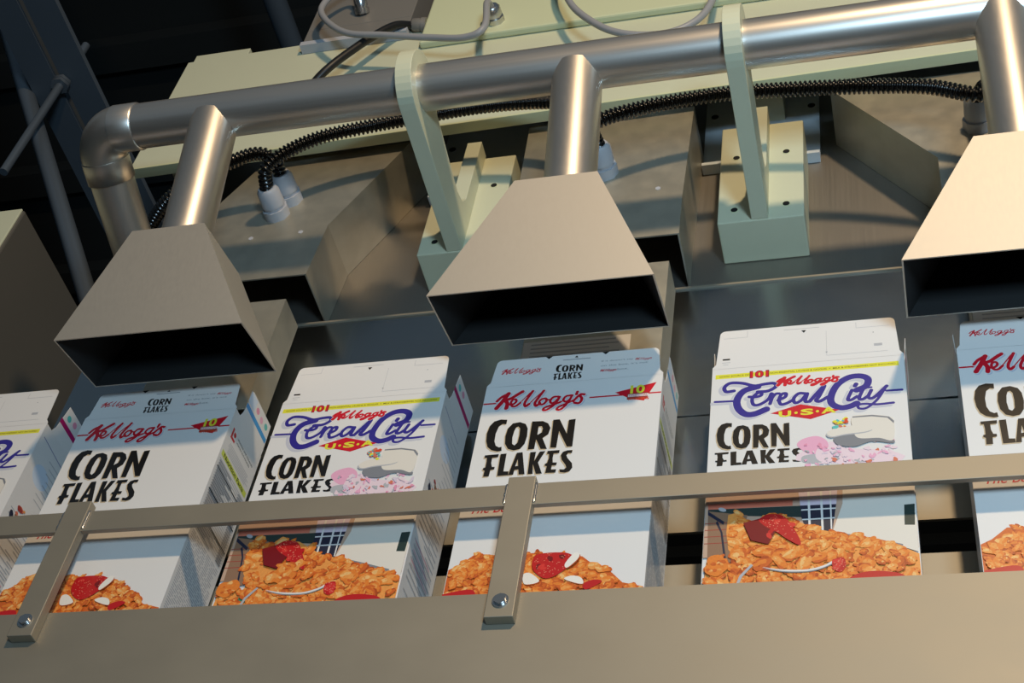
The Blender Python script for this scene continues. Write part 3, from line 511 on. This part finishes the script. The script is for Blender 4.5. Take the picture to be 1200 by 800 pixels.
def print_rooster_free_front(A):   # corn flakes front, cream card
    A.rect(-0.0000+0.0003, -0.0262, 0.0150, -0.0240, RED); A.rect(0.1147, -0.0280, BW-0.0005, -0.0260, RED)
    A.script(SCRIPT, SHADE, off=(0.0012, -0.0016), grow=0.0012); A.script(SCRIPT, WHITE, grow=0.0014); A.script(SCRIPT, RED)
    A.poly([(0.1412, -0.0225), (0.1840, -0.0115), (0.1725, -0.0375), (0.1590, -0.0340)], RED)
    A.rect(0.1545, -0.0345, 0.1760, -0.0255, BRICK); A.text('10', 0.1572, -0.0262, 0.0125, YEL, 0.0150, 0.03)
    A.rect(0.1555, -0.0308, 0.1765, -0.0272, WHITE); A.text('ESSENTIAL', 0.1562, -0.0302, 0.0024, RED, 0.0200, 0.01)
    A.text('VITAMINS', 0.1550, -0.0360, 0.0036, ORED, 0.0225, 0.03)
    A.glyphs(CORN, TAN, off=(-0.0010, -0.0014)); A.glyphs(FLAKES, TAN, off=(-0.0010, -0.0014)); A.glyphs(CORN, BLACK); A.glyphs(FLAKES, BLACK)
    A.text('The Best', 0.0115, -0.1790, 0.0100, RED, 0.046, 0.01, 0.35)
    food = clampu(BOWL['food']); food = [(u, max(v, -0.300)) for u, v in food]
    A.poly(food, ORA[2])
    flakes_art(A, food, 210, 0.0038, 0.0072)
    berry(A, BOWL['straw'], 20)
    for k in ('red2', 'red3'): A.soft(clampu(BOWL[k]), STRAW)
    for k in ('alm1', 'alm2', 'alm3'):
        d = A.layer(); p = BOWL[k]; A.soft([(u+0.0008, v-0.001) for u, v in p], ORA[4], d); A.soft(p, ALM, d+0.000004)
def print_corn_flap(A):
    A.script(SCRIPT, RED, box=(0.0140, 0.0165, 0.0570, 0.0272))
    A.glyphs(CORN, BLACK, box=(0.0735, 0.0150, 0.1030, 0.0270)); A.glyphs(FLAKES, BLACK, box=(0.0720, 0.0035, 0.1030, 0.0138))
    for k, s in enumerate(("If it doesn't say", "on the box, it's not", "in the box.")):
        A.text(s, 0.1225, 0.0255-k*0.0070, 0.0030, GREY, (0.034, 0.050, 0.030)[k])
    A.script(SCRIPT, RED, box=(0.1590, 0.0238, 0.1765, 0.0282)); A.script(SCRIPT, RED, box=(0.1225, 0.0100, 0.1400, 0.0146))
    A.poly([(0.0925, 0.0365), (0.0965, 0.0365), (0.0945, 0.0395)], BLACK); A.rect(0.080, 0.0335, 0.110, 0.0344, GREY)
    for u in (0.064, 0.126): A.poly([(u-0.004, 0.0417), (u+0.004, 0.0417), (u, 0.0375)], HOLE)
def print_city_front(A):
    A.rect(0.0035, -0.0148, 0.1845, -0.0085, YEL)
    A.text('GOOD SOURCE OF', 0.0075, -0.0128, 0.0023, DGOLD, 0.0300, 0.01)
    A.text('NON-ESSENTIAL LAUGHS & GIGGLES  +  MILK & STRAWBERRIES NOT INCLUDED', 0.0585, -0.0128, 0.0023, DGOLD, 0.1230, 0.01)
    A.text('101', 0.0380, -0.0172, 0.0108, BLACK, 0.0196, 0.06); A.text('101', 0.0386, -0.0166, 0.0096, RED, 0.0184, 0.04)
    A.script(CITY, SHADE, off=(-0.0030, -0.0026), grow=0.0012); A.script(CITY, WHITE, grow=0.0010); A.script(CITY, BLUE)
    A.script(SCRIPT, WHITE, box=(0.0660, -0.0345, 0.1260, -0.0195), grow=0.0006, wk=0.8); A.script(SCRIPT, RED, box=(0.0660, -0.0345, 0.1260, -0.0195), wk=0.8)
    A.poly(DIAMOND, RED); 
    A.text('U', 0.0675, -0.0760, 0.0085, YEL, 0.0120, 0.04); A.text('S', 0.0885, -0.0752, 0.0085, YEL, 0.0125, 0.04); A.text('A', 0.1085, -0.0748, 0.0085, YEL, 0.0140, 0.04)
    for u in (0.0842, 0.1048): A.oval(u, -0.0712, 0.0016, 0.0016, YEL)
    A.glyphs(CORN, TAN, box=(0.0070, -0.1165, 0.0780, -0.0790), off=(-0.0006, -0.0007)); A.glyphs(CORN, BLACK, box=(0.0075, -0.1158, 0.0782, -0.0785))
    A.glyphs(FLAKES, BLACK, box=(0.0065, -0.1370, 0.0925, -0.1180))
    T = TOWN
    A.blob(0.110, -0.128, 0.024, PALEP, 0.55); A.blob(0.150, -0.138, 0.030, PALEP, 0.4)
    A.soft(T['pink1'], PINK); A.soft(T['grey'], LGREY); A.soft(clampu(T['pink2']), PALEP)
    for k in range(90):
        A.blob(random.uniform(0.090, 0.178), random.uniform(-0.150, -0.116), random.uniform(0.0012, 0.0042), random.choice((PINK, PINK2, PALEP, LAV, PALEP, PINK, LGREY, SALM)), 0.6, random.uniform(0, 3), jag=0.5)
    A.soft(T['under'], GREY); A.soft(T['hat'], DRUM); A.poly(T['hatd'], GREY); A.soft(T['brim'], LGREY)
    A.soft([(u+0.001, v+0.0016) for u, v in T['brim']], DRUM)
    for k in range(16): A.blob(random.uniform(0.121, 0.134), random.uniform(-0.096, -0.082), random.uniform(0.0012, 0.003), random.choice((YEL, ORED, YEL, SALM, TEAL)), 0.8)
    S = SCENERY; c = clampu
    A.rect(0.0008, -0.250, BW-0.0008, -0.157, TANW); A.rect(0.0008, -0.1745, 0.080, -0.166, LAV)
    A.poly(c(S['tan']), TANW)
    for k in range(5): A.rect(0.001, -0.165-k*0.0016, 0.078-k*0.004, -0.1644-k*0.0016, BROWN)
    A.poly(c(S['dgreen']), DGR); A.poly(c(S['salmon']), SALM); A.poly(c(S['wallb']), BROWN)
    for k in range(4): A.rect(0.001, -0.210-k*0.008, 0.024, -0.2092-k*0.008, BRICK)
    A.poly(S['panelw'], LAV); A.poly(S['navy'], NAVY); 
    A.poly(c(S['drum']), DRUM); A.poly(c(S['dwin']), DGR); A.poly(c(S['rim']), GREY)
    for k in ('rail1', 'rail2', 'rail3', 'rail4', 'rail5', 'rail6'): A.poly(S[k], WHITE)
    A.poly(S['bl1'], NAVY); A.poly(S['bl2'], NAVY); A.oval(0.0165, -0.1935, 0.004, 0.0022, LGREY, -0.5)
    food = [(u, max(v, -0.300)) for u, v in c(S['food'])]
    A.poly(food, ORA[1]); A.poly(S['gap'], GRN)
    flakes_art(A, food, 190, 0.0040, 0.0080)
    A.poly(S['pocket'], STRAWD); berry(A, [(u, v-0.001) for u, v in S['straw']], 40, False)
    flakes_art(A, S['spoon'][:4]+[(0.100, -0.243), (0.085, -0.236), (0.062, -0.232), (0.050, -0.246)], 10, 0.007, 0.010)
    d = A.layer(); A.soft([(u, v-0.0012) for u, v in S['spoon']], GREY, d); A.soft(S['spoon'], WHITE, d+0.000004)
    A.poly(c(S['plate']), LGREY); berry(A, S['straw2'], 10, False); A.soft([(u, max(v, -0.300)) for u, v in c(S['straw3'])], STRAW)
    A.blob(0.0135, -0.262, 0.011, ORA[0], 1.0, n=22)
    for k in range(14): A.blob(0.0135+random.uniform(-0.007, 0.007), -0.262+random.uniform(-0.007, 0.007), random.uniform(0.0012, 0.003), random.choice(ORA[:4]), 0.7)
def print_city_flap(A):
    A.rect(0.0100, 0.0125, 0.0175, 0.0148, BLACK); A.rect(0.0095, 0.0085, 0.0180, 0.0092, LGREY); A.rect(0.0105, 0.0055, 0.0160, 0.0061, LGREY)
    A.poly([(0.0900, 0.0490), (0.0950, 0.0490), (0.0925, 0.0450)], BLACK); A.rect(0.072, 0.0515, 0.108, 0.0521, LGREY)
    for (a, b, c_, e) in ((0.010, 0.0455, 0.035, 0.0459), (0.0345, 0.0455, 0.0349, 0.055), (0.145, 0.0455, 0.178, 0.0459), (0.145, 0.0455, 0.1454, 0.054), (0.115, 0.008, 0.1153, 0.045), (0.115, 0.0078, 0.175, 0.0081), (0.162, 0.0165, 0.170, 0.0200)): A.rect(a, b, c_, e, LGREY)
    A.text('x', 0.1140, 0.0120, 0.0018, GREY); A.oval(0.162, 0.037, 0.0006, 0.0006, GREY)
def print_corn_side(A):     # u runs from front to back
    A.poly([(0.008, -0.020), (0.020, -0.020), (0.020, -0.036), (0.008, -0.036)], WHITE); A.rect(0.009, -0.036, 0.0125, -0.021, RED); A.rect(0.009, -0.036, 0.020, -0.0325, RED); A.oval(0.0165, -0.0265, 0.003, 0.0035, RED)
    for k in range(2): A.text('vitamins and minerals', 0.024, -0.026-k*0.0055, 0.0032, BLACK, 0.046-0.006*k, 0.01)
    for k in range(6): A.rect(0.010+random.random()*0.004, -0.042-k*0.0026, 0.066+random.random()*0.01, -0.0412-k*0.0026, LGREY)
    A.rect(0.004, -0.0665, 0.076, -0.0590, LIME); A.text('Nutrition Facts', 0.010, -0.0652, 0.0058, BLACK, 0.058, 0.02)
    z = -0.071; k = 0
    while z > -0.165:
        th = 0.0016 if k % 9 == 3 else 0.0005
        A.rect(0.004, z-th, 0.076, z, BLACK if th > 0.001 else GREY)
        A.rect(0.006, z-th-0.0022, 0.006+random.uniform(0.02, 0.045), z-th-0.0010, GREY); A.rect(0.062, z-th-0.0022, 0.073, z-th-0.0010, GREY)
        z -= 0.0036; k += 1
    z = -0.172
    while z > -0.285:
        u = 0.005
        while u < 0.070:
            L = random.uniform(0.005, 0.014); A.rect(u, z-0.0012, min(u+L, 0.075), z, LGREY, 0.0001); u += L+0.0022
        z -= 0.0030
    A.text('crispy golden taste', 0.006, -0.293, 0.003, RED, 0.03)
def print_city_side(A):
    A.oval(0.030, -0.058, 0.017, 0.014, PALEB)
    A.stroke([(0.006, -0.0165), (0.060, -0.0205)], 0.0009, BLUE, A.layer())
    for k in range(30):
        z = -0.030-k*0.0078
        if random.random() < 0.85: A.rect(0.030+random.random()*0.014, z-0.0016, 0.070, z-0.0004, LGREY)
        if k > 10 and random.random() < 0.8: A.rect(0.008, z-0.0050, 0.045+random.random()*0.02, z-0.0038, LGREY)
    for k in range(9): A.blob(random.uniform(0.020, 0.040), random.uniform(-0.125, -0.108), random.uniform(0.002, 0.005), random.choice((BROWN, SALM, ORA[1], BRICK)))
    for u, v in ((0.014, -0.128), (0.030, -0.140)): A.oval(u, v, 0.004, 0.006, NAVY, 0.6)
    for k in range(8): A.rect(0.010, -0.20-k*0.004, 0.05+random.random()*0.02, -0.1992-k*0.004, PINK2 if k % 3 == 0 else LGREY)

def panel(t, x0, kind, label_dict):
    x1 = x0+BW; th = 0.0006; zb = -BH
    mb = MB()
    # four walls with thickness and a floor
    for (a, b, c, d) in ((x0, x1, 0, th), (x0, x1, BD-th, BD), (x0, x0+th, th, BD-th), (x1-th, x1, th, BD-th)): mb.box(a, b, c, d, zb, 0, WHITE)
    mb.box(x0+th, x1-th, th, BD-th, zb, zb+th, CARDIN)
    mb.box(x0+th, x1-th, BD-th-0.0001, BD-th, zb+th, 0, CARDIN)
    A = Art(lambda u, v, d: (x0+u, -d, v)); (print_rooster_free_front if kind == 'corn' else print_city_front)(A)
    B = Art(lambda u, v, d: (x1+d, u, v)); (print_corn_side if kind == 'corn' else print_city_side)(B)
    for q in (A.mb, B.mb): merge(mb, q)
    mb.build('carton', t)
    fh = 0.0415 if kind == 'corn' else 0.0575
    # front flap, notched at the crease and rounded at the top corners
    def flap_outline(h, i0, i1):
        P = [(0.0, -0.0002), (BW, -0.0002), (BW, 0.002), (BW-i0, 0.007)]
        r = 0.006
        P += [(BW-i1-r*0+0.0, h-r)]+[(BW-i1-r+r*math.cos(a), h-r+r*math.sin(a)) for a in (0.4, 0.8, 1.2, 1.57)]
        P += [(i1+r-r*math.sin(a), h-r+r*math.cos(a)) for a in (0, 0.4, 0.8, 1.2)]+[(i1, h-r), (i0, 0.007), (0, 0.002)]
        return P
    mb = MB(); mb.prism([(x0+p[0], p[1]) for p in flap_outline(fh, 0.0035, 0.0062)], fXZ, 0, th, WHITE)
    A = Art(lambda u, v, d: (x0+u, -d, v)); (print_corn_flap if kind == 'corn' else print_city_flap)(A); merge(mb, A.mb)
    mb.build('front_flap', t)
    mb = MB(); mb.prism([(x0+p[0], p[1]) for p in flap_outline(0.042, 0.0035, 0.0062)], lambda p, a: (p[0], BD-a+p[1]*0.25, p[1]), 0, th, CARDIN); mb.build('back_flap', t)
    for s, xx in ((-1, x0), (1, x1)):
        q = [(0.012, 0), (BD-0.001, 0), (BD-0.001, 0.010), (BD-0.004, 0.046), (0.020, 0.046), (0.016, 0.010)]
        lean = 0.06*s if kind == 'city' else 0.03*s
        mb = MB(); mb.prism(q, lambda p, a: (xx-s*a+lean*p[1], p[0], p[1]), 0, th, WHITE)
        if s > 0:
            B = Art(lambda u, v, d: (xx+d+lean*v, u, v))
            st = MAG if kind == 'city' else CYAN
            B.rect(0.016, 0.0185, BD-0.003, 0.0255, st)
            for k, m in ((0, TEAL), (1, PINK2), (2, PINK), (3, TEAL)):
                if kind == 'corn' or k < 2: B.oval(0.028+k*0.013, 0.034+0.002*(k % 2), 0.0042, 0.0042, m)
            if kind == 'corn': B.rect(0.016, 0.028, 0.034, 0.044, PALEB)
            merge(mb, B.mb)
        mb.build('side_flap', t)
def merge(a, b):
    o = len(a.v); a.v += b.v; idx = [a.mi(m) for m in b.mats]
    for f, m, s in zip(b.f, b.m, b.smooth): a.f.append(tuple(i+o for i in f)); a.m.append(idx[m]); a.smooth.append(s)
XS = [-0.541, -0.3028, -0.0570, 0.1781, 0.4192, 0.6595]
LB = ['white cereal box with lilac town lettering, cut off at the far left edge',
      'white corn flakes box under the left hood, behind the left rail post',
      'cereal box with violet town lettering and blank white flap, between the left and centre hoods',
      'white corn flakes box under the centre hood, behind the right rail post',
      'cereal box with violet town lettering and blank white flap, between the centre and right hoods',
      'white corn flakes box cut off at the right edge under the bright hood']
for i, x in enumerate(XS):
    t = thing('cereal_box', LB[i], 'box', (x+BW/2, BD/2, -BH), 'open cereal boxes on the conveyor')
    panel(t, x, 'corn' if i % 2 else 'city', None)
